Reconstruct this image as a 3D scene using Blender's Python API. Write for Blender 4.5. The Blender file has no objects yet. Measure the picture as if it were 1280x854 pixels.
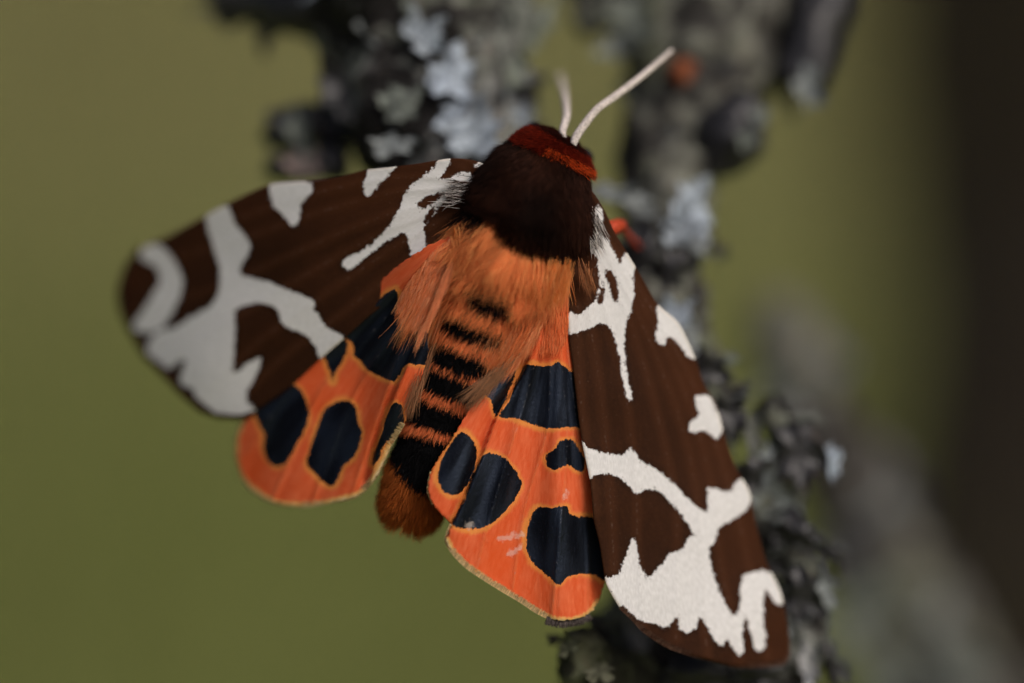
import bpy, math, random
import numpy as np
from mathutils import Vector, Matrix, noise
from mathutils.geometry import delaunay_2d_cdt

random.seed(7)
rng = np.random.default_rng(7)
S = bpy.context.scene
C = S.collection
R = math.radians
# 1 Blender unit = 1 cm (a macro photograph)
S.unit_settings.system = 'METRIC'
S.unit_settings.scale_length = 0.01

# ------------------------------------------------------------------ camera
PITCH = R(20.0)          # camera looks a little down towards the meadow
CAMH = 120.0             # cm above the ground
DIST = 30.0              # cm to the focused plane
PPC = 200.0              # photo pixels per cm on the focused plane
cd = bpy.data.cameras.new('camera')
cam = bpy.data.objects.new('camera', cd)
C.objects.link(cam)
cam.location = (0, 0, CAMH)
cam.rotation_euler = (R(90) - PITCH, 0, 0)
cd.sensor_width = 36.0
cd.lens = 36.0 * DIST / 6.4
cd.clip_start = 0.5
cd.clip_end = 60000
cd.dof.use_dof = True
cd.dof.focus_distance = DIST - .03
APERTURE = 2.9           # cm, diameter of the entrance pupil
cd.dof.aperture_fstop = cd.lens * 1e-3 / APERTURE
cd.dof.aperture_blades = 9
S.camera = cam

# ------------------------------------------------------------------ sky, sun, exposure
SUN_EL, SUN_AZ = R(50), R(130)     # azimuth from +Y towards +X: behind the camera, to the right
w = bpy.data.worlds.new('World')
S.world = w
w.use_nodes = True
nt = w.node_tree
for n in list(nt.nodes):
    nt.nodes.remove(n)
wo = nt.nodes.new('ShaderNodeOutputWorld')
bg = nt.nodes.new('ShaderNodeBackground')
sk = nt.nodes.new('ShaderNodeTexSky')
sk.sky_type = 'NISHITA'
sk.sun_disc = False
sk.sun_elevation = SUN_EL
sk.sun_rotation = SUN_AZ
sk.air_density = 0.6
sk.dust_density = 7.0
sk.ozone_density = 0.3
bg.inputs['Strength'].default_value = 0.09
nt.links.new(sk.outputs[0], bg.inputs['Color'])
nt.links.new(bg.outputs[0], wo.inputs['Surface'])
ld = bpy.data.lights.new('sun', 'SUN')
ld.energy = 1.3
ld.angle = R(14)
ld.color = (1.0, 0.965, 0.92)
sun = bpy.data.objects.new('sun', ld)
C.objects.link(sun)
sd = Vector((math.sin(SUN_AZ) * math.cos(SUN_EL), math.cos(SUN_AZ) * math.cos(SUN_EL), math.sin(SUN_EL)))
sun.rotation_euler = sd.to_track_quat('Z', 'Y').to_euler()
sun.location = (60, -60, 300)
S.view_settings.view_transform = 'Standard'
S.view_settings.look = 'None'
S.view_settings.gamma = 1.0
S.view_settings.use_curve_mapping = False
S.view_settings.exposure = 0.0
S.render.engine = 'CYCLES'
S.cycles.use_denoising = True
S.cycles.denoising_input_passes = 'RGB_ALBEDO'
S.cycles.max_bounces = 8

# ------------------------------------------------------------------ helpers
CP, SP_ = math.cos(PITCH), math.sin(PITCH)


def loc2w(a):
    """camera-aligned cm (x right, y away from the focus plane, z up) -> world"""
    a = np.asarray(a, float)
    x, y, z = a[..., 0], a[..., 1] + DIST, a[..., 2]
    return np.stack([x, y * CP + z * SP_, CAMH - y * SP_ + z * CP], -1)


def L(px, py, dy):
    px, py, dy = np.broadcast_arrays(np.asarray(px, float), np.asarray(py, float), np.asarray(dy, float))
    k = (DIST + dy) / DIST / PPC
    return np.stack([(px - 640) * k, dy, (427 - py) * k], -1)


def W(px, py, dy):
    return loc2w(L(px, py, dy))


def spline(pts, n=6, closed=True):
    p = np.asarray(pts, float)
    N = len(p)
    out = []
    for i in range(N if closed else N - 1):
        if closed:
            a, b, c, d = p[(i - 1) % N], p[i], p[(i + 1) % N], p[(i + 2) % N]
        else:
            a, b, c, d = p[max(i - 1, 0)], p[i], p[i + 1], p[min(i + 2, N - 1)]
        for k in range(n):
            t = k / n
            out.append(b + 0.5 * t * (c - a) * 0.8 + t * t * ((3 * (c - b)) - 0.8 * (c - a) - 0.4 * (d - b)) + t ** 3 * (2 * (b - c) + 0.4 * (c - a) + 0.4 * (d - b)))
    if not closed:
        out.append(p[-1])
    return np.array(out)


def seg_dist(P, poly, closed=True):
    a = np.asarray(poly, float)
    b = np.roll(a, -1, 0) if closed else a[1:]
    if not closed:
        a = a[:-1]
    best = np.full(len(P), 1e9)
    for i in range(len(a)):
        d = b[i] - a[i]
        q = P - a[i]
        t = np.clip((q @ d) / max(d @ d, 1e-9), 0, 1)
        r = q - t[:, None] * d
        best = np.minimum(best, (r * r).sum(1))
    return np.sqrt(best)


def inside(P, poly):
    a = np.asarray(poly, float)
    b = np.roll(a, -1, 0)
    c = np.zeros(len(P), bool)
    for i in range(len(a)):
        (x0, y0), (x1, y1) = a[i], b[i]
        if y0 == y1:
            continue
        hit = ((y0 > P[:, 1]) != (y1 > P[:, 1])) & (P[:, 0] < (x1 - x0) * (P[:, 1] - y0) / (y1 - y0) + x0)
        c ^= hit
    return c


def sdf(P, poly):
    d = seg_dist(P, poly)
    return np.where(inside(P, poly), -d, d)


def sdf_set(P, polys, holes=()):
    v = np.full(len(P), 80.0)
    for q in polys:
        v = np.minimum(v, sdf(P, spline(q, 4)))
    for q in holes:
        v = np.maximum(v, -sdf(P, spline(q, 4)))
    return v


def link(o, parent=None):
    C.objects.link(o)
    if parent is not None:
        o.parent = parent
    return o


def thing(name, label, cat, loc, group=None):
    o = bpy.data.objects.new(name, None)
    C.objects.link(o)
    o.location = loc
    o['label'] = label
    o['category'] = cat
    if group:
        o['group'] = group
    o.empty_display_size = 0.3
    return o


def wpos(o):
    v = Vector((0, 0, 0))
    while o is not None:
        v = v + o.location
        o = o.parent
    return np.array(v)


def mesh_obj(name, verts, faces, mats, parent=None, smooth=True, mi=None):
    me = bpy.data.meshes.new(name)
    v = np.asarray(verts, float)
    if parent is not None:
        v = v - wpos(parent)
    me.from_pydata(v.tolist(), [], [list(map(int, f)) for f in faces])
    for m in (mats if isinstance(mats, (list, tuple)) else [mats]):
        me.materials.append(m)
    if smooth:
        me.polygons.foreach_set('use_smooth', [True] * len(me.polygons))
    if mi is not None:
        me.polygons.foreach_set('material_index', mi)
    me.update()
    o = bpy.data.objects.new(name, me)
    return link(o, parent)


def attr(me, name, data):
    a = me.attributes.new(name, 'FLOAT', 'POINT')
    a.data.foreach_set('value', np.asarray(data, np.float32))


class NT:
    def __init__(s, name):
        s.m = bpy.data.materials.new(name)
        s.m.use_nodes = True
        s.t = s.m.node_tree
        s.b = s.t.nodes['Principled BSDF']

    def n(s, typ, **kw):
        o = s.t.nodes.new('ShaderNode' + typ)
        for k, v in kw.items():
            setattr(o, k, v)
        return o

    def set(s, sock, v):
        if isinstance(v, bpy.types.NodeSocket):
            s.t.links.new(v, sock)
        elif v is not None:
            sock.default_value = v

    def attr(s, name):
        return s.n('Attribute', attribute_name=name)

    def math(s, op, a, b=None, c=None, clamp=False):
        o = s.n('Math', operation=op, use_clamp=clamp)
        s.set(o.inputs[0], a)
        s.set(o.inputs[1], b)
        if c is not None:
            s.set(o.inputs[2], c)
        return o.outputs[0]

    def ramp(s, v, lo, hi, a=0.0, b=1.0, smooth=True):
        o = s.n('MapRange', interpolation_type='SMOOTHSTEP' if smooth else 'LINEAR')
        s.set(o.inputs[0], v)
        for i, q in zip((1, 2, 3, 4), (lo, hi, a, b)):
            s.set(o.inputs[i], q)
        return o.outputs[0]

    def mix(s, f, a, b, mode='MIX'):
        o = s.n('Mix', data_type='RGBA', blend_type=mode)
        s.set(o.inputs[0], f)
        s.set(o.inputs[6], (*a, 1) if isinstance(a, tuple) else a)
        s.set(o.inputs[7], (*b, 1) if isinstance(b, tuple) else b)
        return o.outputs[2]

    def noise(s, vec, scale, detail=2.0, rough=0.5, dist=0.0):
        o = s.n('TexNoise')
        s.set(o.inputs['Vector'], vec)
        o.inputs['Scale'].default_value = scale
        o.inputs['Detail'].default_value = detail
        o.inputs['Roughness'].default_value = rough
        o.inputs['Distortion'].default_value = dist
        return o.outputs[0]

    def coord(s, which='Object'):
        return s.n('TexCoord').outputs[which]

    def bump(s, h, strength, dist):
        o = s.n('Bump')
        o.inputs['Strength'].default_value = strength
        o.inputs['Distance'].default_value = dist
        s.set(o.inputs['Height'], h)
        s.set(s.b.inputs['Normal'], o.outputs[0])

    def p(s, **kw):
        for k, v in kw.items():
            key = {'col': 'Base Color', 'rough': 'Roughness', 'spec': 'Specular IOR Level', 'sheen': 'Sheen Weight', 'sheenr': 'Sheen Roughness', 'sheent': 'Sheen Tint', 'tint': 'Specular Tint'}[k]
            s.set(s.b.inputs[key], (*v, 1) if isinstance(v, tuple) and len(v) == 3 else v)


# ------------------------------------------------------------------ materials
def mat_grass(name, a, b, trans=0.0):
    """fresh grass nearby, drier and more yellow further off"""
    k = NT(name)
    co = k.n('NewGeometry').outputs['Position']
    sp = k.n('SeparateXYZ')
    k.set(sp.inputs[0], co)
    f = k.math('ADD', k.ramp(sp.outputs[1], 270, 430, 0, 1), k.math('MULTIPLY', k.math('SUBTRACT', k.noise(co, 0.018, 3), .5), 2.6), clamp=True)
    g = k.noise(co, 0.35, 2)
    c = k.mix(f, a, b)
    c = k.mix(k.math('MULTIPLY', g, .5), c, tuple(x * .6 for x in a))
    k.p(col=c, rough=.7, spec=.2)
    if trans:
        t = k.n('BsdfTranslucent')
        k.set(t.inputs[0], c)
        m = k.n('MixShader')
        m.inputs[0].default_value = trans
        k.set(m.inputs[1], k.b.outputs[0])
        k.set(m.inputs[2], t.outputs[0])
        k.set(k.t.nodes['Material Output'].inputs[0], m.outputs[0])
    return k.m


def mat_bark(name, dark=(.014, .0125, .012), pale=(.20, .205, .195), amount=.50, sc=1.0):
    k = NT(name)
    co = k.coord()
    f = k.noise(co, 2.2 * sc, 5, .62, .6)
    g = k.noise(co, 6.5 * sc, 4, .6, .3)
    h = k.noise(co, 1.1 * sc, 3)
    p2 = k.mix(k.ramp(h, .42, .6), pale, (pale[0] * .62, pale[1] * .66, pale[2] * .52))
    p2 = k.mix(k.ramp(g, .55, .75), p2, (pale[0] * .9, pale[1] * .70, pale[2] * .66))
    c = k.mix(k.ramp(f, amount - .04, amount + .07), dark, p2)
    c = k.mix(k.ramp(g, .30, .50, 1, 0), c, (dark[0] * .8, dark[1] * .8, dark[2] * .8))
    k.p(col=c, rough=.85, spec=.2)
    k.bump(k.math('ADD', f, k.math('MULTIPLY', g, .5)), .8, .06 / sc)
    return k.m


def mat_lobe(name, a, b, c3):
    k = NT(name)
    co = k.coord()
    r = k.n('ObjectInfo').outputs['Random']
    c = k.mix(k.ramp(r, .25, .6), a, b)
    c = k.mix(k.ramp(r, .72, .95), c, c3)
    f = k.noise(co, 3.2, 4, .6)
    c = k.mix(k.ramp(f, .36, .58, .85, 0), c, tuple(x * .22 for x in a))
    k.p(col=c, rough=.8, spec=.2)
    k.bump(f, .4, .02)
    return k.m


def mat_plain(name, col, rough=.7, spec=.25, nsc=20., var=.35, **kw):
    k = NT(name)
    f = k.noise(k.coord(), nsc, 3)
    c = k.mix(k.ramp(f, .3, .7), tuple(x * (1 - var) for x in col), tuple(min(1, x * (1 + var)) for x in col))
    k.p(col=c, rough=rough, spec=spec, **kw)
    return k.m


def mat_hair(name, rough=.5, spec=.3):
    k = NT(name)
    c = k.attr('col').outputs['Color']
    k.p(col=c, rough=rough, spec=spec)
    t = k.n('BsdfTranslucent')
    k.set(t.inputs[0], c)
    m = k.n('MixShader')
    m.inputs[0].default_value = .35
    k.set(m.inputs[1], k.b.outputs[0])
    k.set(m.inputs[2], t.outputs[0])
    k.set(k.t.nodes['Material Output'].inputs[0], m.outputs[0])
    return k.m


def streaks(k, sa=60., sr=.02, detail=3):
    """noise drawn out along the wing, from root to margin"""
    a = k.attr('ang').outputs['Fac']
    r = k.attr('rad').outputs['Fac']
    v = k.n('CombineXYZ')
    k.set(v.inputs[0], k.math('MULTIPLY', a, sa))
    k.set(v.inputs[1], k.math('MULTIPLY', r, sr))
    return k.noise(v.outputs[0], 1.0, detail)


def mat_forewing():
    k = NT('forewing_scales')
    co = k.coord()
    sdv = k.attr('sd').outputs['Fac']
    fine = k.noise(co, 55, 2)
    mid = k.noise(co, 16, 2)
    e = k.math('ADD', sdv, k.math('MULTIPLY', k.math('SUBTRACT', fine, .5), 8.0))
    e = k.math('ADD', e, k.math('MULTIPLY', k.math('SUBTRACT', mid, .5), 5.0))
    e = k.math('ADD', e, k.math('MULTIPLY', k.math('SUBTRACT', streaks(k, 260, .06, 2), .5), 5.0))
    spk = k.noise(co, 95, 1)
    e = k.math('ADD', e, k.math('MULTIPLY', k.ramp(spk, .68, .76), k.ramp(sdv, -9, -1, 0, 9)))
    white = k.ramp(e, -.7, .7, 1, 0)
    st = streaks(k, 70, .05)
    st2 = streaks(k, 240, .12)
    br = k.mix(k.ramp(st, .35, .68), (.033, .0112, .0038), (.040, .0135, .0046))
    br = k.mix(k.ramp(fine, .25, .75, .5, 0), br, (.020, .0068, .0036))
    br = k.mix(k.ramp(e, 0, 9, .6, 0), br, (.014, .0055, .0032))
    # the front edge is redder
    br = k.mix(k.ramp(k.attr('lead').outputs['Fac'], 0, 1, 0, .6), br, (.056, .0178, .0064))
    br = k.mix(k.ramp(k.noise(co, 1.6, 3), .38, .62, 0, .45), br, (.022, .0080, .0034))
    vn = k.attr('vein').outputs['Fac']
    br = k.mix(k.ramp(vn, 1, 11, .45, 0), br, (.060, .0205, .0078))
    br = k.mix(k.ramp(spk, .70, .78, 0, .35), br, (.12, .07, .045))
    worn = k.math('MULTIPLY', k.ramp(vn, .2, 1.6, 1, 0), k.ramp(k.noise(co, 48, 2), .52, .66))
    br = k.mix(k.math('MULTIPLY', worn, .20), br, (.26, .20, .17))
    wh = k.mix(k.ramp(st2, .35, .7), (.60, .595, .585), (.73, .722, .712))
    wh = k.mix(k.ramp(fine, .3, .55, .16, 0), wh, (.52, .50, .48))
    wh = k.mix(k.math('MULTIPLY', worn, .6), wh, (.42, .40, .40))
    c = k.mix(white, br, wh)
    ed = k.attr('edge').outputs['Fac']
    c = k.mix(k.math('MULTIPLY', k.ramp(ed, 1, 4, .3, 0), white), c, (.60, .50, .34))
    k.p(col=c, rough=.7, spec=.06, sheen=.02, sheenr=.4, sheent=(.9, .6, .5))
    k.bump(k.math('ADD', k.math('MULTIPLY', fine, .6), k.math('MULTIPLY', st2, .35)), .16, .010)
    return k.m


def mat_hindwing():
    k = NT('hindwing_scales')
    co = k.coord()
    sdv = k.attr('sd').outputs['Fac']
    fine = k.noise(co, 60, 2)
    mid = k.noise(co, 18, 2)
    jag = streaks(k, 170, .03, 2)
    e = k.math('ADD', sdv, k.math('MULTIPLY', k.math('SUBTRACT', fine, .5), 4.0))
    e = k.math('ADD', e, k.math('MULTIPLY', k.math('SUBTRACT', mid, .5), 4.0))
    e = k.math('ADD', e, k.math('MULTIPLY', k.math('SUBTRACT', jag, .5), 4.0))
    st = streaks(k, 60, .03)
    st2 = streaks(k, 230, .10)
    org = k.mix(k.ramp(st, .35, .68), (.60, .086, .024), (.66, .125, .045))
    org = k.mix(k.ramp(st2, .45, .75, 0, .35), org, (.74, .21, .095))
    org = k.mix(k.ramp(k.noise(co, 2.0, 2), .45, .75, 0, .6), org, (.60, .075, .012))
    yel = (.70, .29, .060)
    e2 = k.math('ADD', e, k.math('MULTIPLY', k.math('SUBTRACT', k.noise(co, 4, 2), .5), 13.0))
    c = k.mix(k.ramp(e2, .5, 7.5, .68, 0), org, yel)
    # pale fringe along the margin
    ed = k.attr('edge').outputs['Fac']
    edn = k.math('ADD', ed, k.math('MULTIPLY', k.math('SUBTRACT', jag, .5), 6.0))
    edn = k.math('ADD', edn, k.math('MULTIPLY', k.math('SUBTRACT', k.noise(co, 5, 2), .42), 10.0))
    c = k.mix(k.ramp(edn, 3, 8, 1, 0), c, (.70, .38, .12))
    c = k.mix(k.ramp(edn, 1, 3.5, 1, 0), c, (.66, .50, .27))
    # a few rubbed pale scratches
    blk = k.ramp(e, -.6, .6, 1, 0)
    bl = k.mix(k.ramp(st2, .3, .8), (.0022, .0023, .0032), (.0040, .0047, .0078))
    bl = k.mix(k.ramp(fine, .62, .78, 0, .25), bl, (.06, .07, .10))
    vn = k.attr('vein').outputs['Fac']
    c = k.mix(k.ramp(vn, .3, 2.2, .30, 0), c, (.55, .16, .05))
    c = k.mix(blk, c, bl)
    worn = k.math('MULTIPLY', k.ramp(vn, .2, 1.4, 1, 0), k.ramp(k.noise(co, 34, 2), .52, .66))
    c = k.mix(k.math('MULTIPLY', worn, .14), c, (.40, .38, .38))
    rb = k.math('ADD', k.attr('rub').outputs['Fac'], k.math('MULTIPLY', k.math('SUBTRACT', k.noise(co, 40, 3), .5), 14.0))
    c = k.mix(k.ramp(rb, -3, 1.5, .38, 0), c, (.66, .56, .48))
    k.p(col=c, rough=k.ramp(blk, 0, 1, .6, .40), spec=k.math('ADD', k.math('MULTIPLY', blk, k.ramp(streaks(k, 15, .010, 1), .36, .66, .03, .5)), .08), tint=k.mix(blk, (1, 1, 1), (.52, .68, 1.0)), sheen=.03, sheenr=.35, sheent=(.95, .75, .65))
    k.bump(k.math('ADD', k.math('MULTIPLY', fine, .5), k.math('MULTIPLY', st2, .7)), .4, .012)
    return k.m


M_FW = mat_forewing()
M_HW = mat_hindwing()
M_FUR = mat_hair('moth_fur', .6, .08)
M_BODY = NT('moth_cuticle')
M_BODY.p(col=M_BODY.attr('col').outputs['Color'], rough=.7, spec=.2)
M_BODY = M_BODY.m
M_ANT = mat_plain('antenna_scales', (.56, .50, .46), .6, .2, 60, .3)
M_LEG = mat_plain('leg_scales_red', (.42, .05, .016), .6, .25, 50, .25)
M_LEGD = mat_plain('leg_scales_brown', (.03, .015, .010), .6, .25, 50, .3)
M_EYE = mat_plain('eye_black', (.008, .007, .007), .15, .6, 50, .1)
M_BARK = mat_bark('lichen_bark')
M_BARK2 = mat_bark('lichen_bark_behind', (.040, .036, .034), (.20, .195, .18), .47, .5)
M_TRUNK = mat_bark('trunk_bark', (.080, .056, .045), (.12, .09, .074), .5, .12)
M_LT = mat_lobe('lichen_upper', (.24, .265, .265), (.15, .17, .145), (.25, .19, .175))
M_LT2 = mat_lobe('lichen_upper_bluish', (.43, .50, .58), (.36, .41, .45), (.38, .38, .38))
M_LT3 = mat_lobe('moss_olive', (.105, .112, .070), (.085, .090, .055), (.12, .12, .08))
M_LT4 = mat_lobe('lichen_grey_green', (.20, .225, .185), (.185, .21, .175), (.17, .18, .16))
M_LB = mat_plain('lichen_underside', (.019, .0185, .021), .45, .45, 6, .6)
M_BUD = mat_plain('broken_twig_wood', (.15, .045, .018), .8, .2, 12, .4)
M_GROUND = mat_grass('meadow_turf', (.175, .200, .054), (.265, .248, .104))
M_BLADE = mat_grass('grass_blade', (.195, .222, .060), (.29, .268, .115), .45)

# ------------------------------------------------------------------ the setting: meadow
N = 48
gx = np.concatenate([-np.geomspace(9000, 60, N // 2), np.geomspace(60, 9000, N // 2)])
gy = np.concatenate([[-3000, -800, -200], np.linspace(0, 900, 30), np.geomspace(1000, 30000, 14)])
X, Y = np.meshgrid(gx, gy)
Z = np.array([[noise.noise(Vector((x * .004, y * .004, 3))) * 6 + noise.noise(Vector((x * .03, y * .03, 9))) * 1.5 for x in gx] for y in gy])
V = np.stack([X, Y, Z], -1).reshape(-1, 3)
nx = len(gx)
F = [(j * nx + i, j * nx + i + 1, (j + 1) * nx + i + 1, (j + 1) * nx + i) for j in range(len(gy) - 1) for i in range(nx - 1)]
g = mesh_obj('ground', V, F, M_GROUND)
g['kind'] = 'structure'

nb = 15000
bx = rng.uniform(-170, 170, nb)
by = rng.uniform(150, 700, nb)
hh = rng.uniform(5, 16, nb)
az = rng.uniform(0, 2 * math.pi, nb)
wd = rng.uniform(.5, 1.1, nb)
ln = rng.uniform(.1, .7, nb) * hh
vx = []
for (s, t, q) in ((-1, 0, 0), (1, 0, 0), (.7, .6, .35), (-.7, .6, .35), (0, .95, 1.0)):
    vx.append(np.stack([bx + np.cos(az) * wd * s * .5 + np.sin(az) * ln * q, by + np.sin(az) * wd * s * .5 - np.cos(az) * ln * q, hh * t - 2], -1))
V = np.stack(vx, 1).reshape(-1, 3)
F = []
for i in range(nb):
    o = i * 5
    F += [(o, o + 1, o + 2, o + 3), (o + 3, o + 2, o + 4)]
gr = mesh_obj('grass', V, F, M_BLADE)
gr['kind'] = 'stuff'
gr['label'] = 'blurred olive green meadow grass far behind the moth'
gr['category'] = 'grass'


# ------------------------------------------------------------------ tubes for stems, legs, antennae
def tube(path, radii, nseg=40, nring=80, disp=0.0, dscale=1.0, seed=0, squash=None):
    p = spline(path, 12, False)
    r = spline(np.asarray(radii, float)[:, None].repeat(2, 1), 12, False)[:, 0]
    s = np.concatenate([[0], np.cumsum(np.linalg.norm(np.diff(p, axis=0), axis=1))])
    u = np.linspace(0, s[-1], nring)
    p = np.stack([np.interp(u, s, p[:, i]) for i in range(3)], -1)
    r = np.interp(u, s, r)
    t = np.gradient(p, axis=0)
    t /= np.linalg.norm(t, axis=1)[:, None]
    up = np.array([0.31, 0.9, 0.12])
    a = np.cross(t, up)
    a /= np.linalg.norm(a, axis=1)[:, None]
    b = np.cross(t, a)
    V = []
    for i in range(nring):
        for j in range(nseg):
            an = 2 * math.pi * j / nseg
            d = a[i] * math.cos(an) + b[i] * math.sin(an)
            rr = r[i]
            if disp:
                q = Vector(p[i] + d * r[i]) * dscale
                q2 = q + Vector((seed * 7.1, 0, 0))
                rr += disp * (noise.fractal(q2, .7, 2.1, 4) + .6 * max(0, noise.noise(q2 * .6)))
            V.append(p[i] + d * max(rr, r[i] * .3))
    F = [(i * nseg + j, i * nseg + (j + 1) % nseg, (i + 1) * nseg + (j + 1) % nseg, (i + 1) * nseg + j) for i in range(nring - 1) for j in range(nseg)]
    V.append(p[0] - t[0] * r[0] * .4)
    V.append(p[-1] + t[-1] * r[-1] * .4)
    k0, k1 = len(V) - 2, len(V) - 1
    F += [(k0, (j + 1) % nseg, j) for j in range(nseg)]
    F += [(k1, (nring - 1) * nseg + j, (nring - 1) * nseg + (j + 1) % nseg) for j in range(nseg)]
    return np.array(V), F, p, r, a, b


def stem(name, pts, parent, mat, disp, dscale, seed, nseg=48, nring=120):
    """pts: (px, py, depth, radius in cm)"""
    path = [W(q[0], q[1], q[2]) for q in pts]
    V, F, p, r, a, b = tube(path, [q[3] for q in pts], nseg, nring, disp, dscale, seed)
    mesh_obj(name, V, F, mat, parent)
    return p, r, a, b


# ---- dark trunk on the right, well behind
tc = loc2w(np.array([10.5, 28.0, 0]))
tree = thing('tree', 'dark brown out of focus tree trunk along the right edge', 'tree', (tc[0], tc[1], 0))
V, F, *_ = tube([(tc[0] + .0, tc[1], -5), (tc[0], tc[1], 40), (tc[0], tc[1], 110), (tc[0] + .1, tc[1], 150), (tc[0] + 2, tc[1] + 3, 260)], [8.5, 6.6, 6.0, 5.9, 4.8], 64, 160, .5, .35, 3)
mesh_obj('trunk', V, F, M_TRUNK, tree)

# ---- lichen lobes: a few shapes, copied many times
def lobe_mesh(name, seed, mats):
    r = random.Random(seed)
    na, nr = 28, 4
    pts = []
    ph = [r.uniform(0, 6.28) for _ in range(3)]
    top, bot = [], []
    cup = r.uniform(.15, .5)
    r0 = r.uniform(-1, 1)
    def zf(x, y):
        return cup * (x * x + y * y) * .9 + .12 * math.sin(3.5 * x + ph[0]) + .12 * math.cos(4.5 * y + ph[1]) + .22 * (x * x + y * y) * math.sin(5 * math.atan2(y, x) + ph[2])
    V = [(0, 0, zf(0, 0))]
    for k in range(1, nr + 1):
        for i in range(na):
            an = 2 * math.pi * i / na
            ro = .74 + .13 * math.cos(2 * an + ph[0]) * r0 + .13 * math.cos(3 * an + ph[2]) + .16 * math.sin(5 * an + ph[1]) + .13 * math.cos(9 * an + ph[0])
            q = k / nr * ro
            x, y = q * math.cos(an), q * math.sin(an)
            V.append((x, y, zf(x, y)))
    n = len(V)
    V += [(x * .97, y * .97, z - .10) for x, y, z in V]
    F, mi = [], []
    def ring(o, flip, m):
        for i in range(na):
            j = (i + 1) % na
            f = [(o, o + 1 + i, o + 1 + j)]
            for k in range(nr - 1):
                a0, a1 = o + 1 + k * na, o + 1 + (k + 1) * na
                f.append((a0 + i, a1 + i, a1 + j, a0 + j))
            for q in f:
                F.append(q[::-1] if flip else q)
                mi.append(m)
    ring(0, False, 0)
    ring(n, True, 1)
    for i in range(na):
        j = (i + 1) % na
        a0 = 1 + (nr - 1) * na
        F.append((a0 + j, a0 + i, n + a0 + i, n + a0 + j)[::-1])
        mi.append(0)
    me = bpy.data.meshes.new(name)
    me.from_pydata(V, [], F)
    for m in mats:
        me.materials.append(m)
    me.polygons.foreach_set('material_index', mi)
    me.polygons.foreach_set('use_smooth', [True] * len(me.polygons))
    me.update()
    return me


LOBES = [lobe_mesh('lichen_lobe', s, (M_LT, M_LB)) for s in range(7)]
LOBES4 = [lobe_mesh('lichen_lobe', s, (M_LT4, M_LB)) for s in range(40, 43)]
LOBES3 = [lobe_mesh('lichen_lobe', s, (M_LT3, M_LB)) for s in range(30, 33)]
LOBES2 = [lobe_mesh('lichen_lobe', s, (M_LT2, M_LB)) for s in range(20, 24)]


def put_lobe(parent, pos, normal, sx, sy, spin, me):
    o = bpy.data.objects.new('lichen_lobe', me)
    n = Vector(normal).normalized()
    q = n.to_track_quat('Z', 'Y')
    m = q.to_matrix().to_4x4() @ Matrix.Rotation(spin, 4, 'Z')
    m = Matrix.Translation(Vector(pos) - Vector(wpos(parent))) @ m @ Matrix.Diagonal((sx, sy, (sx + sy) * .5, 1))
    link(o, parent)
    o.matrix_local = m
    return o


def cdir(x, y, z):
    """direction given in camera-aligned axes -> world"""
    return loc2w(np.array([x, y, z])) - loc2w(np.zeros(3))


def scatter(parent, tubes, count, lo, hi, meshes, seed, dark=.35):
    r = random.Random(seed)
    k = 0
    while k < count:
        p, rad, a, b = tubes[r.randrange(len(tubes))]
        i = r.randrange(2, len(p) - 2)
        an = r.uniform(0, 6.2832)
        d = a[i] * math.cos(an) + b[i] * math.sin(an)
        loc = p[i] + d * rad[i] * 1.02
        if abs(loc[0]) > 5.0 or not (CAMH - 16 < loc[2] < CAMH - 4.5):
            if r.random() < .93:
                continue
        if d @ cdir(0, -1, 0) < -.35:
            continue
        nrm = Vector(d) + Vector((r.gauss(0, .5), r.gauss(0, .5), r.gauss(0, .5) + .25))
        if r.random() < dark:
            nrm = -nrm
        s = r.uniform(lo, hi)
        put_lobe(parent, loc, nrm, s * r.uniform(.7, 1.25), s * r.uniform(.7, 1.25), r.uniform(0, 6.28), r.choice(meshes))
        k += 1


# ---- the branch the moth sits on
br = thing('lichen_branch', 'forked dark branch crusted with grey lichen, under the orange and brown moth', 'branch', tuple(W(800, 600, 1.3)))
tA = stem('limb', [(485, -260, 2.1, .72), (505, -60, 1.8, .68), (522, 60, 1.65, .62), (550, 160, 1.6, .58), (625, 290, 1.6, .50), (740, 420, 1.45, .42), (800, 520, 1.4, .3)], br, M_BARK, .13, 2.2, 1)
M_BARKG = mat_bark('lichen_bark_greenish', (.035, .033, .030), (.165, .168, .140), .46)
tB = stem('limb', [(960, -260, 2.9, .72), (905, -60, 2.4, .66), (885, 40, 2.15, .56), (862, 120, 2.0, .44), (842, 190, 1.85, .32), (832, 260, 1.65, .27), (820, 360, 1.4, .32), (830, 480, 1.35, .40), (850, 560, 1.35, .4)], br, M_BARKG, .11, 2.2, 2)
tC = stem('main_stem', [(775, 400, 1.4, .34), (815, 500, 1.35, .42), (850, 620, 1.3, .46), (862, 740, 1.35, .52), (855, 860, 1.5, .74), (850, 1000, 1.7, .85), (860, 1300, 2.0, .85)], br, M_BARK, .13, 2.2, 3)
M_STUB = mat_bark('lichen_bark_olive', (.022, .022, .014), (.115, .12, .075), .50, 1.6)
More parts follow.
